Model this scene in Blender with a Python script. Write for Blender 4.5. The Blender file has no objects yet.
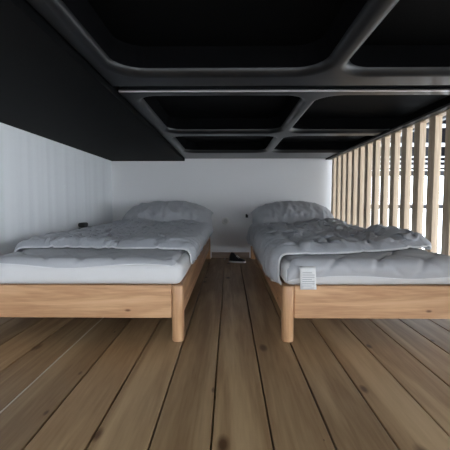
import bpy, bmesh, math, random
from mathutils import Vector, Matrix, noise
import numpy as np

scene = bpy.context.scene
C = scene.collection
random.seed(7)

# ------------------------------------------------------------ camera, world, light, exposure
cam_d = bpy.data.cameras.new('camera')
cam = bpy.data.objects.new('camera', cam_d)
C.objects.link(cam)
cam_d.sensor_width = 36
cam_d.lens = 28.4
cam_d.clip_start = .02
cam.location = (0, 0, .55)
cam.rotation_euler = (math.radians(90 - 3.7), math.radians(0), math.radians(.65))
scene.camera = cam

world = bpy.data.worlds.new('overcast_sky')
scene.world = world
world.use_nodes = True
bg = world.node_tree.nodes['Background']
bg.inputs[0].default_value = (.86, .93, 1, 1)
bg.inputs[1].default_value = 6


scene.view_settings.view_transform = 'Standard'
scene.view_settings.look = 'None'
scene.view_settings.gamma = 1
scene.view_settings.use_curve_mapping = False
scene.view_settings.exposure = 0

# ------------------------------------------------------------ materials
def mat(name, col, rough=.6, metal=0, spec=.5):
    m = bpy.data.materials.new(name)
    m.use_nodes = True
    b = m.node_tree.nodes['Principled BSDF']
    b.inputs['Base Color'].default_value = (*col, 1)
    b.inputs['Roughness'].default_value = rough
    b.inputs['Metallic'].default_value = metal
    b.inputs['Specular IOR Level'].default_value = spec
    return m


def N(m, t, **k):
    n = m.node_tree.nodes.new(t)
    for a, v in k.items():
        setattr(n, a, v)
    return n


def L(m, a, b):
    m.node_tree.links.new(a, b)


def ramp(m, stops):
    r = N(m, 'ShaderNodeValToRGB')
    e = r.color_ramp.elements
    while len(e) < len(stops):
        e.new(.5)
    for el, (p, c) in zip(e, stops):
        el.position = p
        el.color = (*c, 1)
    return r


def wood(name, axis, dark, mid, light, rough=.5, scale=9, knots=True, attr=False, face=None, knot=.17):
    """grain stretched along one object axis, growth rings, a few knots"""
    m = mat(name, mid, rough)
    b = m.node_tree.nodes['Principled BSDF']
    tc = N(m, 'ShaderNodeTexCoord')
    mp = N(m, 'ShaderNodeMapping')
    s = [scale * 1.0] * 3
    s[axis] = scale * .07
    mp.inputs['Scale'].default_value = s
    L(m, tc.outputs['Object'], mp.inputs['Vector'])
    vec = mp.outputs['Vector']
    if attr:                                  # every board gets its own stretch of grain
        at = N(m, 'ShaderNodeAttribute', attribute_name='board')
        ad = N(m, 'ShaderNodeVectorMath', operation='ADD')
        sc = N(m, 'ShaderNodeVectorMath', operation='SCALE')
        sc.inputs['Scale'].default_value = 37
        L(m, at.outputs['Vector'], sc.inputs[0])
        L(m, vec, ad.inputs[0])
        L(m, sc.outputs[0], ad.inputs[1])
        vec = ad.outputs[0]
    n1 = N(m, 'ShaderNodeTexNoise')
    n1.inputs['Scale'].default_value = 1.6
    n1.inputs['Detail'].default_value = 3
    n1.inputs['Distortion'].default_value = .6
    L(m, vec, n1.inputs['Vector'])
    mul = N(m, 'ShaderNodeMath', operation='MULTIPLY')
    mul.inputs[1].default_value = 11
    L(m, n1.outputs['Fac'], mul.inputs[0])
    sn = N(m, 'ShaderNodeMath', operation='SINE')
    L(m, mul.outputs[0], sn.inputs[0])
    n2 = N(m, 'ShaderNodeTexNoise')
    n2.inputs['Scale'].default_value = 14
    n2.inputs['Detail'].default_value = 5
    L(m, vec, n2.inputs['Vector'])
    mr = N(m, 'ShaderNodeMapRange')
    mr.inputs['From Min'].default_value = -1
    L(m, sn.outputs[0], mr.inputs['Value'])
    mx = N(m, 'ShaderNodeMix')
    mx.inputs['Factor'].default_value = .5
    L(m, mr.outputs[0], mx.inputs['A'])
    L(m, n2.outputs['Fac'], mx.inputs['B'])
    r = ramp(m, [(.18, dark), (.5, mid), (.85, light)])
    L(m, mx.outputs['Result'], r.inputs[0])
    col = r.outputs[0]
    if attr:
        sx = N(m, 'ShaderNodeSeparateXYZ')
        L(m, at.outputs['Vector'], sx.inputs[0])
        m2 = N(m, 'ShaderNodeMapRange')
        m2.inputs['To Min'].default_value = .78
        m2.inputs['To Max'].default_value = 1.16
        L(m, sx.outputs['X'], m2.inputs['Value'])
        hs = N(m, 'ShaderNodeHueSaturation')
        L(m, m2.outputs[0], hs.inputs['Value'])
        L(m, col, hs.inputs['Color'])
        col = hs.outputs[0]
    if knots:
        # knots: scattered cells, squashed across the grain
        mk = N(m, 'ShaderNodeMapping')
        k = [7.0] * 3
        k[axis] = 3.2
        mk.inputs['Scale'].default_value = k
        L(m, tc.outputs['Object'], mk.inputs['Vector'])
        vo = N(m, 'ShaderNodeTexVoronoi')
        vo.inputs['Scale'].default_value = 1
        if face is None:
            L(m, mk.outputs[0], vo.inputs['Vector'])
        else:                                 # flat pattern over the face that is seen
            vo.voronoi_dimensions = '2D'
            across = 3 - axis - face
            sq = N(m, 'ShaderNodeSeparateXYZ')
            cq = N(m, 'ShaderNodeCombineXYZ')
            L(m, mk.outputs[0], sq.inputs[0])
            L(m, sq.outputs[across], cq.inputs[0])
            L(m, sq.outputs[axis], cq.inputs[1])
            L(m, cq.outputs[0], vo.inputs['Vector'])
        sp = N(m, 'ShaderNodeSeparateColor')
        L(m, vo.outputs['Color'], sp.inputs[0])
        sz = N(m, 'ShaderNodeMapRange')
        sz.inputs['From Min'].default_value = .5
        sz.inputs['From Max'].default_value = 1
        sz.inputs['To Min'].default_value = .002
        sz.inputs['To Max'].default_value = knot
        L(m, sp.outputs[0], sz.inputs['Value'])
        dv = N(m, 'ShaderNodeMath', operation='DIVIDE')
        L(m, vo.outputs['Distance'], dv.inputs[0])
        L(m, sz.outputs[0], dv.inputs[1])
        kr = ramp(m, [(.35, (1, 1, 1)), (.95, (0, 0, 0))])
        L(m, dv.outputs[0], kr.inputs[0])
        ff = N(m, 'ShaderNodeMath', operation='MULTIPLY')
        ff.inputs[1].default_value = .92
        L(m, kr.outputs[0], ff.inputs[0])
        mk2 = N(m, 'ShaderNodeMix', data_type='RGBA')
        mk2.inputs['B'].default_value = (dark[0] * .3, dark[1] * .22, dark[2] * .18, 1)
        L(m, ff.outputs[0], mk2.inputs['Factor'])
        L(m, col, mk2.inputs['A'])
        col = mk2.outputs['Result']
    L(m, col, b.inputs['Base Color'])
    bu = N(m, 'ShaderNodeBump')
    bu.inputs['Strength'].default_value = .25
    bu.inputs['Distance'].default_value = .002
    L(m, mx.outputs['Result'], bu.inputs['Height'])
    L(m, bu.outputs[0], b.inputs['Normal'])
    return m


PD, PM, PL_ = (.53, .285, .145), (.69, .415, .225), (.77, .50, .29)
pine_x = wood('pine_grain_across', 0, PD, PM, PL_, .42, 14, face=1, knot=.07)
pine_y = wood('pine_grain_along', 1, PD, PM, PL_, .42, 14, face=0, knot=.07)
pine_z = wood('pine_grain_upright', 2, PD, PM, PL_, .42, 14, knots=False)
slat_m = wood('pale_spruce', 2, (.56, .42, .29), (.74, .6, .44), (.84, .72, .56), .55, 16, knots=False)
rail_m = wood('pale_spruce_rail', 1, (.55, .42, .3), (.7, .58, .44), (.8, .68, .54), .55, 16, knots=False)
floor_m = wood('oiled_pine_boards', 1, (.29, .175, .085), (.43, .29, .155), (.54, .375, .21), .45, 8, attr=True, face=2)


def fabric(name, col, bump=.3, scale=900, rough=.85):
    m = mat(name, col, rough, spec=.3)
    b = m.node_tree.nodes['Principled BSDF']
    b.inputs['Sheen Weight'].default_value = .15
    tc = N(m, 'ShaderNodeTexCoord')
    n1 = N(m, 'ShaderNodeTexNoise')
    n1.inputs['Scale'].default_value = scale
    L(m, tc.outputs['Object'], n1.inputs['Vector'])
    n2 = N(m, 'ShaderNodeTexNoise')
    n2.inputs['Scale'].default_value = 28
    n2.inputs['Detail'].default_value = 4
    n2.inputs['Distortion'].default_value = 1.2
    L(m, tc.outputs['Object'], n2.inputs['Vector'])
    b1 = N(m, 'ShaderNodeBump')
    b1.inputs['Strength'].default_value = bump
    b1.inputs['Distance'].default_value = .006
    L(m, n2.outputs['Fac'], b1.inputs['Height'])
    b2 = N(m, 'ShaderNodeBump')
    b2.inputs['Strength'].default_value = .15
    b2.inputs['Distance'].default_value = .0005
    L(m, n1.outputs['Fac'], b2.inputs['Height'])
    L(m, b1.outputs[0], b2.inputs['Normal'])
    L(m, b2.outputs[0], b.inputs['Normal'])
    return m


duvet_m = fabric('washed_cotton_duvet', (.45, .465, .50), .6)
pillow_m = fabric('washed_cotton_pillow', (.48, .49, .52), .35)
quilt_m = fabric('grey_quilted_cotton', (.50, .51, .54), .15)
matt_m = fabric('white_mattress_ticking', (.72, .72, .73), .12)
pip_m = fabric('pale_piping', (.74, .75, .77), .05)


def plaster(name, col, streak=0):
    m = mat(name, col, .8, spec=.25)
    b = m.node_tree.nodes['Principled BSDF']
    tc = N(m, 'ShaderNodeTexCoord')
    n1 = N(m, 'ShaderNodeTexNoise')
    n1.inputs['Scale'].default_value = 60
    n1.inputs['Detail'].default_value = 5
    L(m, tc.outputs['Object'], n1.inputs['Vector'])
    bu = N(m, 'ShaderNodeBump')
    bu.inputs['Strength'].default_value = .15
    bu.inputs['Distance'].default_value = .002
    L(m, n1.outputs['Fac'], bu.inputs['Height'])
    if streak:
        mp = N(m, 'ShaderNodeMapping')
        mp.inputs['Scale'].default_value = (9, 9, .25)
        L(m, tc.outputs['Object'], mp.inputs['Vector'])
        n2 = N(m, 'ShaderNodeTexNoise')
        n2.inputs['Scale'].default_value = 1
        n2.inputs['Detail'].default_value = 1
        L(m, mp.outputs[0], n2.inputs['Vector'])
        b2 = N(m, 'ShaderNodeBump')
        b2.inputs['Strength'].default_value = 1
        b2.inputs['Distance'].default_value = streak
        L(m, n2.outputs['Fac'], b2.inputs['Height'])
        L(m, b2.outputs[0], bu.inputs['Normal'])
    L(m, bu.outputs[0], b.inputs['Normal'])
    return m


wall_m = plaster('white_plaster', (.82, .82, .83))
wall_l = plaster('white_wall_light_bands', (.82, .84, .86), .016)  # vertical bumps stand in for light bands falling through the slats
black_plastic = mat('black_moulded_plastic', (.010, .011, .0125), .33, spec=.4)
recess_shade_m = mat('matt_black_recess_shade', (.0035, .0036, .004), .95, spec=.02)  # blacker colour of the added recess insert, paints the shade inside
soffit_m = mat('black_painted_board', (.0022, .0025, .0028), .65, spec=.05)
beam_m = mat('charcoal_beam', (.03, .03, .032), .6)
alu_m = mat('brushed_aluminium', (.62, .62, .63), .3, metal=1)
gap_m = mat('dark_board_gap', (.02, .014, .01), .9)
gap_light_m = mat('painted_gap_light', (.62, .56, .48), .8)
black_m = mat('black_rubber', (.008, .008, .009), .5)
white_m = mat('white_plastic', (.7, .69, .67), .4)
hall_dark = mat('dark_steel', (.035, .033, .04), .6)
hall_white = mat('white_enamel', (.85, .86, .9), .4)
hall_floor = mat('pale_concrete', (.42, .42, .42), .8)
print_m = mat('grey_print', (.38, .38, .4), .8)


# ------------------------------------------------------------ helpers
def obj(name, bm, m, parent=None, smooth=False, loc=None):
    me = bpy.data.meshes.new(name)
    bmesh.ops.recalc_face_normals(bm, faces=bm.faces[:])
    bm.to_mesh(me)
    bm.free()
    for mm in (m if isinstance(m, (list, tuple)) else [m]):
        me.materials.append(mm)
    if smooth:
        for p in me.polygons:
            p.use_smooth = True
    o = bpy.data.objects.new(name, me)
    C.objects.link(o)
    if parent:
        o.parent = parent
    if loc:
        o.location = loc
    return o


def add_box(bm, x0, x1, y0, y1, z0, z1, bevel=0, seg=2):
    r = bmesh.ops.create_cube(bm, size=1)
    for v in r['verts']:
        v.co = Vector(((x0 + x1) / 2 + v.co.x * (x1 - x0), (y0 + y1) / 2 + v.co.y * (y1 - y0), (z0 + z1) / 2 + v.co.z * (z1 - z0)))
    if bevel:
        es = list({e for v in r['verts'] for e in v.link_edges})
        bmesh.ops.bevel(bm, geom=es, offset=bevel, segments=seg, profile=.5, affect='EDGES')


def box(*a, **k):
    bm = bmesh.new()
    add_box(bm, *a, **k)
    return bm


def add_tube(bm, pts, r, n=8, cap=True):
    pts = [Vector(p) for p in pts]
    rings = []
    up = Vector((0, 0, 1))
    for i, p in enumerate(pts):
        t = (pts[min(i + 1, len(pts) - 1)] - pts[max(i - 1, 0)]).normalized()
        s = t.cross(up)
        if s.length < 1e-3:
            s = t.cross(Vector((0, 1, 0)))
        s.normalize()
        w = s.cross(t)
        rings.append([bm.verts.new(p + (s * math.cos(2 * math.pi * k / n) + w * math.sin(2 * math.pi * k / n)) * r) for k in range(n)])
    for a, b in zip(rings, rings[1:]):
        for k in range(n):
            bm.faces.new((a[k], a[(k + 1) % n], b[(k + 1) % n], b[k]))
    if cap:
        bm.faces.new(rings[0])
        bm.faces.new(rings[-1][::-1])


def empty(name, loc=(0, 0, 0)):
    o = bpy.data.objects.new(name, None)
    o.empty_display_size = .1
    o.location = loc
    C.objects.link(o)
    return o


def tag(o, label, cat, group=None):
    o['label'] = label
    o['category'] = cat
    if group:
        o['group'] = group
    return o


def struct(name, bm, m, parent=None, smooth=False):
    o = obj(name, bm, m, parent, smooth)
    if not parent:
        o['kind'] = 'structure'
    return o


# ------------------------------------------------------------ the setting
XL, XR, YB = -1.149, 1.02, 3.49
HZ = -2.5
XS = .972                      # room face of the slat screen

# floor: boards of 14 cm laid away from the camera, over a dark batten layer
bm = bmesh.new()
lay = bm.loops.layers.color.new('board')
x = -.60 - .14 * 4
edges_x = []
while x < XR + .25:
    edges_x.append(x)
    x += .14
rnd = random.Random(4)
for xx in edges_x:
    a, b = max(xx + .0025, XL), min(xx + .1375, XR + .27)
    if b - a < .01:
        continue
    n0 = len(bm.faces)
    add_box(bm, a, b, -.8, YB, -.024, 0, bevel=.0022, seg=2)
    bm.faces.ensure_lookup_table()
    c = (rnd.random(), rnd.random(), rnd.random(), 1)
    for f in bm.faces[n0:]:
        for l in f.loops:
            l[lay] = c
n0 = len(bm.faces)
add_box(bm, XL - .05, XR + .27, -.8, YB + .05, -.10, -.0245)
bm.faces.ensure_lookup_table()
for f in bm.faces[n0:]:
    f.material_index = 1
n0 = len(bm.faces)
add_box(bm, -.6025, -.5975, -.8, YB, -.02, -.001)  # pale strip: light coming through this seam, put into the colour
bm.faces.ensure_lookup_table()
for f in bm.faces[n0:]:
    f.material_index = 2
struct('floor', bm, [floor_m, gap_m, gap_light_m])

struct('wall_back', box(XL - .12, XR + .02, YB, YB + .12, -.1, 1.12), wall_m)
struct('wall_left', box(XL - .12, XL, -3.6, YB, -.1, 1.9), wall_l)  # carried on unseen behind the camera to block light from the rear left
struct('wall_light_block', box(XL - .12, XR, -3.72, -3.6, HZ, 1.9), wall_m)  # unseen wall, added to narrow the light from behind
struct('ceiling', box(XL - .12, XR + .10, -.5, YB, 1.06, 1.12), soffit_m)
struct('baseboard_back', box(-.17, .20, YB - .014, YB, 0, .055, bevel=.003), wood('baseboard_wood', 0, (.3, .22, .17), (.4, .31, .25), (.48, .38, .3), .6))
struct('trim_1', box(.935, XS - .001, -.48, YB, .959, .9705, bevel=.002), beam_m)

# left soffit
o = obj('soffit_panel', box(XL, -.432, -.5, YB, .949, 1.058, bevel=.002), soffit_m)
tag(o, 'flat black ceiling board along the left wall', 'ceiling panel')


# black moulded ceiling panels: flange and ribs around rounded recesses
def round_loop(x0, x1, y0, y1, radius, n=12):
    pts = []
    for cx, cy, a0 in ((x1 - radius, y1 - radius, 0), (x0 + radius, y1 - radius, 90), (x0 + radius, y0 + radius, 180), (x1 - radius, y0 + radius, 270)):
        for k in range(n + 1):
            a = math.radians(a0 + 90 * k / n)
            pts.append((cx + radius * math.cos(a), cy + radius * math.sin(a)))
    return pts


def tray(name, x0, x1, y0, y1, cells, zf, depth, label):
    """moulded panel: flat flange with round shouldered openings, each closed by an added matt insert with the shade in its colour"""
    top = 1.056
    bm = bmesh.new()
    outer = [bm.verts.new(p) for p in ((x0, y0, zf), (x1, y0, zf), (x1, y1, zf), (x0, y1, zf))]
    es = [bm.edges.new((outer[i], outer[(i + 1) % 4])) for i in range(4)]
    prof = [(-.017, 0), (-.014, .0001)]
    for k in range(1, 9):
        a = math.radians(82 * k / 8)
        prof.append((-.014 + .026 * math.sin(a), .028 * (1 - math.cos(a))))
    shaded_cells = []
    sides = []
    for (a, b, c, d) in cells:
        loops = []
        for off, h in prof:
            ring = [bm.verts.new((px, py, zf + h)) for px, py in round_loop(a + off, b - off, c + off, d - off, .105 - off * .8)]
            loops.append(ring)
        n = len(loops[0])
        es += [bm.edges.new((loops[0][i], loops[0][(i + 1) % n])) for i in range(n)]
        sides.append(loops)
        shaded_cells.append((a, b, c, d))
    bmesh.ops.triangle_fill(bm, use_beauty=True, edges=es)
    for loops in sides:
        n = len(loops[0])
        for p, q in zip(loops, loops[1:]):
            for i in range(n):
                bm.faces.new((p[i], p[(i + 1) % n], q[(i + 1) % n], q[i]))
    up = [bm.verts.new((v.co.x, v.co.y, top)) for v in outer]
    for i in range(4):
        bm.faces.new((outer[i], outer[(i + 1) % 4], up[(i + 1) % 4], up[i]))
    o = obj(name, bm, black_plastic, smooth=True)
    o.modifiers.new('edges', 'EDGE_SPLIT').split_angle = math.radians(45)
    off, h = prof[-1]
    for (a, b, c, d) in shaded_cells:
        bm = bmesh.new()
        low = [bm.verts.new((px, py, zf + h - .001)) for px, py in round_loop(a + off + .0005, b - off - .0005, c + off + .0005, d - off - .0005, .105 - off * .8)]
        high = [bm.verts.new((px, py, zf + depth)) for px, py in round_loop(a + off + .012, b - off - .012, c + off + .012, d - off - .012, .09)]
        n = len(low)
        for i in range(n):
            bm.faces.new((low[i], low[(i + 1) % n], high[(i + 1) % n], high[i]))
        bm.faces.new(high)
        obj('recess_shade', bm, recess_shade_m, o)['label'] = 'matt black insert added in the recess, shade put into its colour'
    return tag(o, label, 'ceiling panel', 'black moulded ceiling panels')


XT = 1.11
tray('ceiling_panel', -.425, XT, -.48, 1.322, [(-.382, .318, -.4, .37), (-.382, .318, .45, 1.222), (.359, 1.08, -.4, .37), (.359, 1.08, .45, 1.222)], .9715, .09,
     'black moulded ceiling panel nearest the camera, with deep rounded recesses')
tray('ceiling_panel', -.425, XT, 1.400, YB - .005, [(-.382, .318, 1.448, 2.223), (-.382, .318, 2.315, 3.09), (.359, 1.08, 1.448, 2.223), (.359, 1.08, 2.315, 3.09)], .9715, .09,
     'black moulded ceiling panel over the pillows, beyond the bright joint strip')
o = obj('joint_strip', box(-.425, XT, 1.387, 1.3995, .9715, .980, bevel=.002), alu_m)
tag(o, 'thin metal edge strip between the two black ceiling panels', 'trim strip')

# ------------------------------------------------------------ slat screen on the right
scr = empty('slat_screen', (XS + .016, 1.9, 0))
tag(scr, 'pale upright timber slat screen hung from the ceiling beside the right bed', 'slat screen')
Y0 = -.3
obj('top_rail', box(-.016, .028, Y0 - 1.9, YB - 1.905, .955, .9705, bevel=.001), rail_m, scr)
bmb = box(-.016, .016, 0, .056, .100, .9545, bevel=.0015)
slat0 = obj('slat', bmb, slat_m, scr)
ks = [k for k in range(-14, 13)]
for n, k in enumerate(ks):
    s = slat0 if n == 0 else slat0.copy()
    if n:
        C.objects.link(s)
        s.parent = scr
    s.location = (0, 1.710 + .1357 * k - 1.9, 0)

# ------------------------------------------------------------ the hall beyond the screen
HZ = -2.5
struct('floor_hall', box(-4, 9, -8, 9, HZ - .1, HZ), hall_floor)
bm = box(XR + .09, 12, -5, 9, 2.6, 2.7)
struct('ceiling_hall_block', bm, hall_dark)  # unseen slab over the hall, added to hold back light from above
bm = bmesh.new()
YH = 7.0
WX0, WX1 = 1.0, 6.6
add_box(bm, WX0, WX1, YH, YH + .15, HZ, -1.0)
add_box(bm, WX0, WX1, YH, YH + .15, 2.55, 2.599)
struct('wall_hall_back', bm, wall_m)
win = struct('window_1', box(WX0, WX1, YH, YH + .08, 1.06, 1.16, bevel=.005), hall_dark)
for i in range(9):
    xx = WX0 + .1 + i * .64
    obj('mullion', box(xx, xx + .07, YH - .02, YH + .08, -1.0, 2.55, bevel=.005), hall_dark, win)
obj('transom', box(WX0, WX1, YH, YH + .08, .42, .50, bevel=.005), hall_dark, win)
gal = empty('louvre_grille', (3.8, YH - .4, 1.16))
tag(gal, 'dark steel grille with white horizontal bars seen through the slat screen', 'grille')
obj('backing', box(WX0 - 3.8, WX1 - 3.8, .22, .26, 0.0, 1.45), hall_dark, gal)
bar0 = None
for z, t in ((.02, .05), (.12, .03), (.20, .03), (.40, .07), (.74, .07), (1.08, .07)):
    obj('bar', box(WX0 - 3.8, WX1 - 3.8, .0, .04, z, z + t, bevel=.004), hall_white, gal)
for i in range(12):
    xx = WX0 - 3.8 + .2 + i * .47
    obj('post', box(xx, xx + .05, .05, .21, 0, 1.45, bevel=.004), hall_dark, gal)


# ------------------------------------------------------------ beds
def rounded(x0, x1, y0, y1, z0, z1, r, step, fn=None):
    """box with rounded edges on a regular grid, so that it can be modelled further by fn(co, normal)"""
    bm = bmesh.new()
    nx, ny, nz = [max(2, int(round(d / step))) for d in (x1 - x0, y1 - y0, z1 - z0)]
    vd = {}

    def vert(i, j, k):
        if (i, j, k) not in vd:
            p = Vector((x0 + (x1 - x0) * i / nx, y0 + (y1 - y0) * j / ny, z0 + (z1 - z0) * k / nz))
            q = Vector((min(max(p.x, x0 + r), x1 - r), min(max(p.y, y0 + r), y1 - r), min(max(p.z, z0 + r), z1 - r)))
            d = p - q
            if d.length < 1e-9:
                d = Vector((0, 0, 1))
            nrm = d.normalized()
            p = q + nrm * r
            if fn:
                p = fn(p, nrm)
            vd[i, j, k] = bm.verts.new(p)
        return vd[i, j, k]
    for k in (0, nz):
        for i in range(nx):
            for j in range(ny):
                bm.faces.new([vert(*t) for t in ((i, j, k), (i + 1, j, k), (i + 1, j + 1, k), (i, j + 1, k))])
    for j in (0, ny):
        for i in range(nx):
            for k in range(nz):
                bm.faces.new([vert(*t) for t in ((i, j, k), (i + 1, j, k), (i + 1, j, k + 1), (i, j, k + 1))])
    for i in (0, nx):
        for j in range(ny):
            for k in range(nz):
                bm.faces.new([vert(*t) for t in ((i, j, k), (i, j + 1, k), (i, j + 1, k + 1), (i, j, k + 1))])
    return bm


YF, YH_ = 1.362, 3.44
LEG, LW = .222, .046


def leg_bm(sx):
    """post whose outer corner is a generous half round"""
    bm = bmesh.new()
    pts = []
    h = LW / 2
    rr = .020
    for cx, cy, a0 in ((h - rr, h - rr, 0), (-h + rr, h - rr, 90), (-h + rr, -h + rr, 180), (h - rr, -h + rr, 270)):
        r = rr if cy < 0 else .006
        ox = math.copysign(h - r, cx)
        oy = math.copysign(h - r, cy)
        for s in range(7):
            a = math.radians(a0 + 15 * s)
            pts.append((ox + r * math.cos(a), oy + r * math.sin(a)))
    rings = []
    for z, sc in ((0, .90), (.003, 1), (LEG - .004, 1), (LEG, .93)):
        rings.append([bm.verts.new((px * sc, py * sc, z)) for px, py in pts])
    n = len(pts)
    for a, b in zip(rings, rings[1:]):
        for k in range(n):
            bm.faces.new((a[k], a[(k + 1) % n], b[(k + 1) % n], b[k]))
    bm.faces.new(rings[0])
    bm.faces.new(rings[-1])
    return bm


def make_bed(x0, x1, label, rot=0):
    xc = (x0 + x1) / 2
    w = (x1 - x0) / 2
    b = empty('bed_frame', (xc, YF, 0))
    b.rotation_euler.z = rot
    tag(b, label, 'bed frame', 'pine bed frames')
    h = LW / 2
    for sx in (-1, 1):
        l = obj('leg', leg_bm(sx), pine_z, b, True, (sx * (w - h), h, 0))
        m_ = l.modifiers.new('e', 'EDGE_SPLIT')
        m_.split_angle = math.radians(50)
        l2 = l.copy()
        C.objects.link(l2)
        l2.parent = b
        l2.location = (sx * (w - h), YH_ - YF - h, 0)
        l2.rotation_euler.z = math.pi
        xa, xb = sorted((sx * (w - .007), sx * (w - .031)))
        obj('side_rail', box(xa, xb, LW + .0005, YH_ - YF - LW - .0005, .092, .2225, bevel=.004), pine_y, b)
    obj('foot_rail', box(-w + LW + .0005, w - LW - .0005, .012, .036, .092, .2225, bevel=.004, seg=3), pine_x, b)
    obj('head_rail', box(-w + LW + .0005, w - LW - .0005, YH_ - YF - .036, YH_ - YF - .012, .092, .2225, bevel=.004), pine_x, b)
    s0 = None
    for i in range(13):
        s = s0.copy() if s0 else obj('cross_slat', box(-w + .0315, w - .0315, -.035, .035, .204, .222, bevel=.002), slat_bed, b)
        if s0:
            C.objects.link(s)
            s.parent = b
        s0 = s0 or s
        s.location = (0, .12 + i * .15, 0)
    return b


slat_bed = wood('bed_slat_pine', 0, (.5, .37, .26), (.66, .52, .38), (.76, .63, .48), .6, 16, knots=False)


def make_mattress(x0, x1, label, seed):
    xc = (x0 + x1) / 2
    w = (x1 - x0) / 2
    ln = YH_ - YF - .01

    def fn(p, n):
        q = Vector((p.x * 2.3, p.y * 2.3, seed))
        wv = .05 * noise.noise(Vector((p.x * 3, p.y * 3, seed)))
        a = (p.x + .55 * p.y + wv) / .17
        c = (p.x - .55 * p.y + wv) / .17
        d = min(abs(a - round(a)), abs(c - round(c))) * .17
        k = min(max((p.z - .045) / .03, 0), 1)
        dz = 0
        p = p + n * (dz * k + .004 * noise.noise(q))
        # piped seam round the side
        p = p + n * (-.003 * math.exp(-((p.z - .045) / .006) ** 2)) * (1 - abs(n.z))
        p.z = max(p.z, 0)
        return p
    o = obj('mattress', rounded(-w, w, 0, ln, 0, .088, .032, .0125, fn), matt_m, None, True, (xc, YF + .008, .2235))
    return tag(o, label, 'mattress', 'white mattresses')


make_bed(-1.01, -.18, 'pine bed frame on the left, nearer the plain white wall')
make_bed(.21, .965, 'pine bed frame on the right, beside the timber slat screen')
ml = make_mattress(-1.007, -.183, 'smooth white mattress on the left pine bed', 2.2)
mr_ = make_mattress(.213, .962, 'smooth white mattress on the right pine bed, with a care label at its corner', 8.4)

def make_topper(x0, x1, label, hem):
    """thin quilted topper over the mattress, rolled over its front edge, with a scalloped hem"""
    xc, w = (x0 + x1) / 2, (x1 - x0) / 2 - .012
    R, yf, zt = .034, YF + .008, .3115
    arc = R * math.pi / 2
    nx, ny = 72, 200

    def at(u, q, side):
        x = -w + 2 * w * u
        low = -arc - .004 - hem(x)
        sl = low + (2.0 - low) * q ** 1.25
        if sl > 0:
            y, z, n = yf + R + sl, zt, Vector((0, 0, 1))
        elif sl > -arc:
            a = -sl / R
            y, z, n = yf + R - R * math.sin(a), zt - R + R * math.cos(a), Vector((0, -math.sin(a), math.cos(a)))
        else:
            y, z, n = yf, zt - R - (-sl - arc), Vector((0, -1, 0))
        wv = .5 * noise.noise(Vector((x * 4, sl * 4, xc)))
        a = (x + .8 * sl) / .16 + wv
        c = (x - .8 * sl) / .16 + wv
        d = min(abs(a - round(a)), abs(c - round(c))) * .16
        edge = min(1, min(u, 1 - u) * 30, q * 25 + .12, (1 - q) * 25 + .12)
        t = (.005 + (.011 * min(1, d / .016) ** .7 + .003 * noise.noise(Vector((x * 9, sl * 9, 2)))) * edge) * (edge * .8 + .2)
        if side:
            t = .0008
        k = max(0, 1 - min(u, 1 - u) * 16)
        return Vector((x, y, z - .014 * k * k)) + n * t - Vector((0, yf, 0))
    T = np.array([[tuple(at(i / nx, j / ny, 0)) for i in range(nx + 1)] for j in range(ny + 1)])
    Bm = np.array([[tuple(at(i / nx, j / ny, 1)) for i in range(nx + 1)] for j in range(ny + 1)])
    T += np.array((xc, yf, 0))
    Bm += np.array((xc, yf, 0))
    return bedding('mattress_topper', T, Bm, label, 'mattress topper', 'quilted mattress toppers', quilt_m, .0022, (xc, yf, .3), False)


# care label hanging from the near left corner of the right mattress
tagp = empty('care_label')
tagp.parent = mr_
bm = bmesh.new()
n = 10
prof = [(0, -.012, .080), (0, -.020, .068), (0, -.0235, .050), (.001, -.0235, .032), (.002, -.023, .012), (.003, -.024, -.008)]
W2 = .062
rows = [[bm.verts.new((dx + W2 * i / 5, y, z)) for i in range(6)] for dx, y, z in prof]
for a, b in zip(rows, rows[1:]):
    for i in range(5):
        bm.faces.new((a[i], a[i + 1], b[i + 1], b[i]))
bpy.data.objects.remove(tagp)
lab = obj('care_label', bm, mat('white_satin_tape', (.8, .8, .8), .5), mr_, True, (-.372 + .055, -.002, .0))
sd = lab.modifiers.new('t', 'SOLIDIFY')
sd.thickness = .0008
lab['label'] = 'white care label with lines of grey print'
bm = bmesh.new()
for i in range(7):
    z = .066 - i * .0085
    add_box(bm, .010, .010 + (.046 if i % 3 else .036), -.0256, -.0246, z - .010, z - .0078)
pr = obj('printed_lines', bm, print_m, lab)
pr['label'] = 'grey printed lines'

# ------------------------------------------------------------ bedding: sheets relaxed as cloth over the mattress
def project(P, Wt, dj, di, rest, k):
    """one Gauss-Seidel pass of distance constraints between P[j, i] and P[j + dj, i + di]"""
    n = abs(dj) + abs(di)
    ny_, nx_ = P.shape[:2]
    step = 2 * max(abs(dj), abs(di))
    for c in range(step):
        if dj:
            ja = np.arange(ny_ - dj)
            ja = ja[(ja % step) == c]
            if di >= 0:
                A = (ja[:, None], np.arange(0, nx_ - di)[None, :])
            else:
                A = (ja[:, None], np.arange(-di, nx_)[None, :])
        else:
            ia = np.arange(nx_ - di)
            ia = ia[(ia % step) == c]
            A = (np.arange(ny_)[:, None], ia[None, :])
        B = (A[0] + dj, A[1] + di)
        d = P[B] - P[A]
        l = np.sqrt((d * d).sum(-1, keepdims=True)) + 1e-9
        r = rest[A][..., None]
        corr = d * (k * .5 * (l - r) / l)
        P[A] += corr
        P[B] -= corr


def grid_normals(P):
    du = np.empty_like(P)
    dv = np.empty_like(P)
    du[:, 1:-1] = P[:, 2:] - P[:, :-2]
    du[:, 0] = P[:, 1] - P[:, 0]
    du[:, -1] = P[:, -1] - P[:, -2]
    dv[1:-1] = P[2:] - P[:-2]
    dv[0] = P[1] - P[0]
    dv[-1] = P[-1] - P[-2]
    return np.cross(du, dv)


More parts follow.
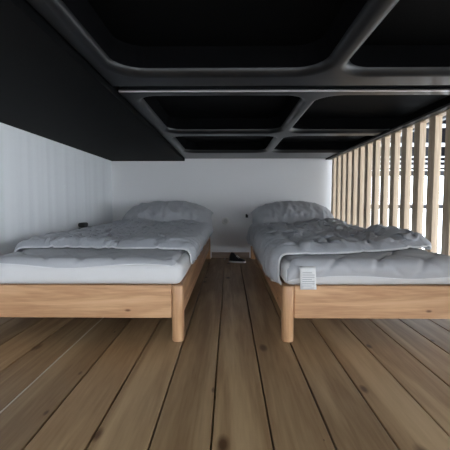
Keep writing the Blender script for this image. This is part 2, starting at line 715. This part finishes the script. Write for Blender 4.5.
def rest_of(F, dj, di):
    """rest lengths from the flat pattern F"""
    r = np.zeros(F.shape[:2])
    ny_, nx_ = F.shape[:2]
    if di >= 0:
        d = F[dj:, di:] - F[:ny_ - dj, :nx_ - di]
        r[:ny_ - dj, :nx_ - di] = np.sqrt((d * d).sum(-1))
    else:
        d = F[dj:, :di] - F[:ny_ - dj, -di:]
        r[:ny_ - dj, -di:] = np.sqrt((d * d).sum(-1))
    return r


def out_of_box(points, before, low, high, radius, grip):
    """push points out of a rounded box; grip is the friction"""
    low = np.array(low)
    high = np.array(high)
    core = np.minimum(np.maximum(points, low + radius), high - radius)
    away = points - core
    length = np.sqrt((away * away).sum(-1))
    deep = length < 1e-7
    touching = (length < radius) & ~deep
    normal = np.where(touching[..., None], away / (length[..., None] + 1e-9), 0)
    normal[deep] = (0, 0, 1)
    target = core + normal * radius
    target[..., 2] = np.where(deep, high[2], target[..., 2])
    mask = (touching | deep)[..., None]
    moved = np.where(mask, target, points)
    slide = moved - before
    slide = slide - (slide * normal).sum(-1, keepdims=True) * normal
    points[:] = np.where(mask, moved - slide * grip, points)


def rumple(x, y, s):
    return noise.fractal(Vector((x, y, s)), .6, 2.1, 3)


def drape(nx, ny, start, flat, solids, walls, steps, grav, bend, fr=.6, iters=5, seed=0):
    P = np.array([[start(i / nx, j / ny) for i in range(nx + 1)] for j in range(ny + 1)], dtype=float)
    F = np.array([[flat(i / nx, j / ny) for i in range(nx + 1)] for j in range(ny + 1)], dtype=float)
    links = [(1, 0, 1.0), (0, 1, 1.0), (1, 1, .5), (1, -1, .5), (2, 0, bend), (0, 2, bend)]
    rest = [(dj, di, rest_of(F, dj, di), k) for dj, di, k in links]
    V = np.zeros_like(P)
    dt = 1 / 60
    for st in range(steps):
        Q = P.copy()
        V[..., 2] -= grav * dt
        P += V * dt
        for it in range(iters):
            for dj, di, r, k in rest:
                project(P, None, dj, di, r, k)
            for block in solids:
                out_of_box(P, Q, block[0], block[1], block[2], fr if it == iters - 1 else 0)
            for ax, lim, sg in walls:
                P[..., ax] = np.minimum(P[..., ax], lim) if sg > 0 else np.maximum(P[..., ax], lim)
        V = (P - Q) / dt * .93
        sp = np.sqrt((V * V).sum(-1, keepdims=True))
        V *= np.minimum(1, 1.2 / (sp + 1e-9))
    return P


def slab_mesh(T, Bm):
    """closed mesh of a top and a bottom sheet that share their rim"""
    ny_, nx_ = T.shape[:2]
    idx = {}
    vs, fs = [], []
    for s, G in ((0, T), (1, Bm)):
        for j in range(ny_):
            for i in range(nx_):
                if s and (i in (0, nx_ - 1) or j in (0, ny_ - 1)):
                    idx[1, i, j] = idx[0, i, j]
                    continue
                idx[s, i, j] = len(vs)
                vs.append(tuple(map(float, G[j, i])))
    for s in (0, 1):
        for j in range(ny_ - 1):
            for i in range(nx_ - 1):
                q = [idx[s, i, j], idx[s, i + 1, j], idx[s, i + 1, j + 1], idx[s, i, j + 1]]
                fs.append(q if s == 0 else q[::-1])
    rim = [(i, 0) for i in range(nx_)] + [(nx_ - 1, j) for j in range(1, ny_)] + [(i, ny_ - 1) for i in range(nx_ - 2, -1, -1)] + [(0, j) for j in range(ny_ - 2, 0, -1)]
    return vs, fs, [idx[0, i, j] for i, j in rim]


def bedding(name, T, Bm, label, cat, group, m, pipe, org=(0, 0, 0), sub=True):
    vs, fs, rim = slab_mesh(T - np.array(org), Bm - np.array(org))
    me = bpy.data.meshes.new(name)
    me.from_pydata(vs, [], fs)
    for p in me.polygons:
        p.use_smooth = True
    me.materials.append(m)
    o = bpy.data.objects.new(name, me)
    C.objects.link(o)
    o.location = org
    if sub:
        sb = o.modifiers.new('smooth', 'SUBSURF')
        sb.levels = 1
        sb.render_levels = 1
    tag(o, label, cat, group)
    bm = bmesh.new()
    pts = [Vector(vs[i]) for i in rim]
    k = len(pts)
    sm = [(pts[i - 1] + pts[i] * 2 + pts[(i + 1) % k]) / 4 for i in range(k)]
    add_tube(bm, sm + [sm[0]], pipe, 6, cap=False)
    obj('piping', bm, pip_m, o, True)
    return o


def make_duvet(label, seed, X0, X1, Y0, Y1, skew, bed, wallx, amp, org, extra, lumps):
    nx, ny = 84, 132
    sxf = 1.0

    def start(u, v):
        x = X0 + (X1 - X0) * u
        y = Y0 + (Y1 - Y0) * v + (1 - v) * skew(u)
        z = .36 + amp * (.5 + .9 * abs(rumple(x * 3.0, y * 3.0, seed)) + .5 * math.sin((x * .6 + y * 1.3) * 14 + 5 * noise.noise(Vector((x, y, seed)))) * noise.noise(Vector((x * 2, y * 2, seed + 9))))
        x += .02 * noise.noise(Vector((x * 5, y * 5, seed + 3)))
        y += .03 * noise.noise(Vector((x * 5, y * 5, seed + 6)))
        return x, y, z

    W, H = (X1 - X0) * extra[0], (Y1 - Y0) * extra[1]

    def flat(u, v):
        return u * W, v * H, 0
    P = drape(nx, ny, start, flat, [(bed[0], bed[1], .035)] + bed[2], wallx, 34, 4, .02, .95)
    n = grid_normals(P)
    n /= np.sqrt((n * n).sum(-1, keepdims=True)) + 1e-9
    th = np.zeros(P.shape[:2])
    for j in range(ny + 1):
        for i in range(nx + 1):
            e = min(i, nx - i, j, ny - j)
            edge = min(1, e / 4) ** .5
            a, b = i / nx * 5, j / ny * 7
            q = min(abs(a - round(a)) * W / 5, abs(b - round(b)) * H / 7)
            x, y = P[j, i, 0], P[j, i, 1]
            cr = Vector((x * 5 + y * 2, y * 9 - x * 3, seed))
            c1 = max(0, 1 - 5 * abs(noise.noise(cr))) ** 2
            c2 = max(0, 1 - 5 * abs(noise.noise(Vector((x * 11 - y * 5, y * 8 + x * 4, seed + 4))))) ** 2
            lump = sum(hh * math.exp(-((x - lx) / lr) ** 2 - ((y - ly) / lr) ** 2) for lx, ly, hh, lr in lumps)
            th[j, i] = edge * (.024 + .010 * min(1, q / .03) + .013 * c1 - .009 * c2 + lump)
    T = P + n * th[..., None]
    Bm = P - n * .001
    T[..., 2] += .002
    return bedding('duvet', T, Bm, label, 'duvet', 'rumpled duvets', duvet_m, .005, org)


def make_pillow(label, seed, loc, W, D, tilt, yaw, puff):
    nx, ny = 56, 40
    gap = .02

    def pt(u, v, s):
        e = min(1, 6 * min(u, 1 - u)) * min(1, 6 * min(v, 1 - v))
        return ((u - .5) * W, (v - .5) * D, s * gap * e + .012 * noise.noise(Vector((u * 4, v * 4, seed))) + .010 * noise.noise(Vector((u * 11, v * 8, seed))))
    S = [np.array([[pt(i / nx, j / ny, s) for i in range(nx + 1)] for j in range(ny + 1)]) for s in (1, -1)]
    F = np.array([[(i / nx * W * 1.13, j / ny * D * 1.16, 0) for i in range(nx + 1)] for j in range(ny + 1)])
    links = [(1, 0, 1.0), (0, 1, 1.0), (1, 1, .35), (1, -1, .35), (2, 0, .01), (0, 2, .01)]
    rest = [(dj, di, rest_of(F, dj, di), k) for dj, di, k in links]
    V = [np.zeros_like(s) for s in S]
    for st in range(70):
        Q = [s.copy() for s in S]
        vol = (S[0][..., 2] - S[1][..., 2]).mean()
        pr = puff * max(0, 1.9 - vol / .07)
        for k_, s in enumerate(S):
            n = grid_normals(s)
            n /= np.sqrt((n * n).sum(-1, keepdims=True)) + 1e-9
            V[k_] += n * (pr if k_ == 0 else -pr) / 60
            V[k_][..., 2] -= 1.2 / 60
            s += V[k_] / 60
        for it in range(6):
            for s in S:
                for dj, di, r, k in rest:
                    project(s, None, dj, di, r, k)
            for sl in ((0, slice(None)), (-1, slice(None)), (slice(None), 0), (slice(None), -1)):
                mid = (S[0][sl] + S[1][sl]) / 2
                S[0][sl] = mid
                S[1][sl] = mid
            for s in S:
                s[..., 2] = np.maximum(s[..., 2], -.055)
        for k_ in (0, 1):
            V[k_] = (S[k_] - Q[k_]) * 60 * .9
    for k_, sgn in ((0, 1), (1, -1)):
        n = grid_normals(S[k_])
        n /= np.sqrt((n * n).sum(-1, keepdims=True)) + 1e-9
        for j in range(1, ny):
            for i in range(1, nx):
                u, v = i / nx, j / ny
                q = max(0, 1 - 3.2 * abs(noise.noise(Vector((u * 17 + 2 * v, v * 2.5 - u, seed + 20))))) ** 1.5
                q2 = max(0, 1 - 4 * abs(noise.noise(Vector((u * 9, v * 7, seed + 30))))) ** 2
                S[k_][j, i] += n[j, i] * (.018 * q * (1.15 - v) + .009 * q2) * min(1, 5 * min(v, 1 - v, u, 1 - u))
    R = Matrix.Rotation(yaw, 3, 'Z') @ Matrix.Rotation(tilt, 3, 'X')
    R = np.array(R)
    S = [s @ R.T + np.array(loc) for s in S]
    return bedding('pillow', S[0], S[1], label, 'pillow', 'pillows', pillow_m, .003, loc)


make_topper(-1.007, -.183, 'grey quilted topper over the left mattress, showing in front of the duvet', lambda x: -.026 + .009 * math.sin(x * 11 + 2))
make_topper(.213, .962, 'grey quilted topper over the right mattress, showing in front of the duvet', lambda x: .016 + .006 * math.sin(x * 13))
make_duvet('rumpled pale grey duvet on the left bed, its corner hanging into the aisle', 3.1, -1.10, -.145, 1.65, 3.17, lambda u: .03 * math.sin(u * 5),
           ((-1.01, 1.36, .2), (-.175, 3.46, .335), [((-.92, 3.10, .2), (-.26, 3.45, .40), .05)]), [(0, -1.135, -1)], .10, (-.57, 2.4, .31), (1.16, 1.16), [(-.78, 3.0, .05, .15), (-.4, 2.95, .03, .16), (-.6, 2.3, .025, .2)])
make_duvet('rumpled pale grey duvet on the right bed, touching the slat screen', 41.7, .125, .945, 1.44, 3.16, lambda u: .30 * u ** 1.5,
           ((.205, 1.36, .2), (.970, 3.46, .335), [((.27, 3.10, .2), (.93, 3.45, .40), .05)]), [(0, .962, 1)], .12, (.57, 2.4, .31), (1.20, 1.20), [(.80, 2.92, .05, .16), (.86, 1.95, .05, .13), (.93, 1.78, .035, .08), (.55, 2.5, .03, .2), (.4, 2.0, .02, .14)])
make_pillow('plump grey pillow at the head of the left bed', 5, (-.555, 3.20, .40), .74, .42, math.radians(17), math.radians(2), 14)
make_pillow('plump grey pillow at the head of the right bed', 17, (.575, 3.20, .40), .68, .42, math.radians(17), math.radians(-3), 14)


# ------------------------------------------------------------ small things
# shoe lying on the boards by the back wall
def shoe(loc, rz):
    s = empty('shoe', loc)
    s.rotation_euler.z = rz
    tag(s, 'small black shoe with a pale sole on the floor by the back wall', 'shoe')
    ln, secs = .15, []
    bm = bmesh.new()
    body = [(0, .020, .062), (.015, .027, .092), (.04, .028, .088), (.065, .027, .056), (.09, .028, .042), (.12, .027, .034), (.14, .02, .026), (.15, .008, .018)]
    rings = []
    for x, w, h in body:
        rings.append([bm.verts.new((x - ln / 2, w * math.cos(a) * (1 if math.sin(a) < .3 else .8), .014 + (h - .014) * max(0, math.sin(a)))) for a in [math.pi * k / 10 for k in range(11)]])
    for a, b in zip(rings, rings[1:]):
        for k in range(10):
            bm.faces.new((a[k], a[k + 1], b[k + 1], b[k]))
        bm.faces.new((a[0], b[0], b[10], a[10]))
    bm.faces.new(rings[0])
    bm.faces.new(rings[-1])
    obj('upper', bm, black_m, s, True)
    bm = bmesh.new()
    rings = []
    for z, k in ((0, .96), (.002, 1), (.013, 1)):
        ring = []
        for sgn in (1, -1):
            seq = body if sgn == 1 else body[::-1]
            for x, w, h in seq:
                ring.append(bm.verts.new(((x - ln / 2) * 1.03 * k, sgn * (w + .003) * k, z)))
        rings.append(ring)
    n = len(rings[0])
    for a, b in zip(rings, rings[1:]):
        for i in range(n):
            bm.faces.new((a[i], a[(i + 1) % n], b[(i + 1) % n], b[i]))
    bm.faces.new(rings[0])
    bm.faces.new(rings[-1])
    obj('sole', bm, white_m, s)
    bm = bmesh.new()
    for x, z in ((-.005, .0625), (.006, .056), (.017, .049)):
        add_tube(bm, [(x, -.017, z - .008), (x, 0, z), (x, .017, z - .008)], .0022, 6)
    obj('laces', bm, white_m, s)


shoe((.078, 3.22, 0), math.radians(-20))

# round socket on the back wall between the beds
s = empty('wall_socket', (-.035, YB, .365))
tag(s, 'round white wall socket low between the two beds', 'wall socket')
bm = bmesh.new()
bmesh.ops.create_cone(bm, cap_ends=True, segments=32, radius1=.034, radius2=.030, depth=.008, matrix=Matrix.Translation((0, -.0042, 0)) @ Matrix.Rotation(math.pi / 2, 4, 'X'))
obj('cover_plate', bm, white_m, s)
bm = bmesh.new()
bmesh.ops.create_cone(bm, cap_ends=True, segments=32, radius1=.020, radius2=.020, depth=.003, matrix=Matrix.Translation((0, -.0098, 0)) @ Matrix.Rotation(math.pi / 2, 4, 'X'))
for sx in (-1, 1):
    bmesh.ops.create_cone(bm, cap_ends=True, segments=12, radius1=.003, radius2=.003, depth=.003, matrix=Matrix.Translation((sx * .008, -.0125, 0)) @ Matrix.Rotation(math.pi / 2, 4, 'X'))
obj('socket_insert', bm, mat('socket_grey', (.5, .5, .5), .5), s)

# small black hook with a pale tip, left of the right pillow
s = empty('wall_hook', (.175, YB, .415))
tag(s, 'small black wall hook left of the right pillow', 'wall hook')
obj('hook_plate', box(-.012, .012, -.006, 0, -.018, .018, bevel=.003), black_m, s)
bm = bmesh.new()
add_tube(bm, [(0, -.006, -.008), (0, -.022, -.012), (0, -.03, -.002), (.006, -.032, .010)], .004, 8)
obj('hook_arm', bm, black_m, s, True)
bm = bmesh.new()
bmesh.ops.create_uvsphere(bm, u_segments=12, v_segments=8, radius=.006, matrix=Matrix.Translation((.007, -.032, .014)))
obj('hook_tip', bm, white_m, s, True)

# black box on the left wall beside the left bed
s = empty('adapter_box', (XL, 2.76, .312))
tag(s, 'small black box fixed to the left wall just above the left duvet', 'adapter box')
obj('housing', box(0, .07, -.075, .075, 0, .042, bevel=.005), black_m, s)
obj('plug', rounded(0.0, .05, -.085, .0, .046, .08, .012, .006), black_m, s, True)
bm = bmesh.new()
add_tube(bm, [(.02, -.03, .044), (.035, -.03, .043)], .004)
obj('clip', bm, black_m, s)
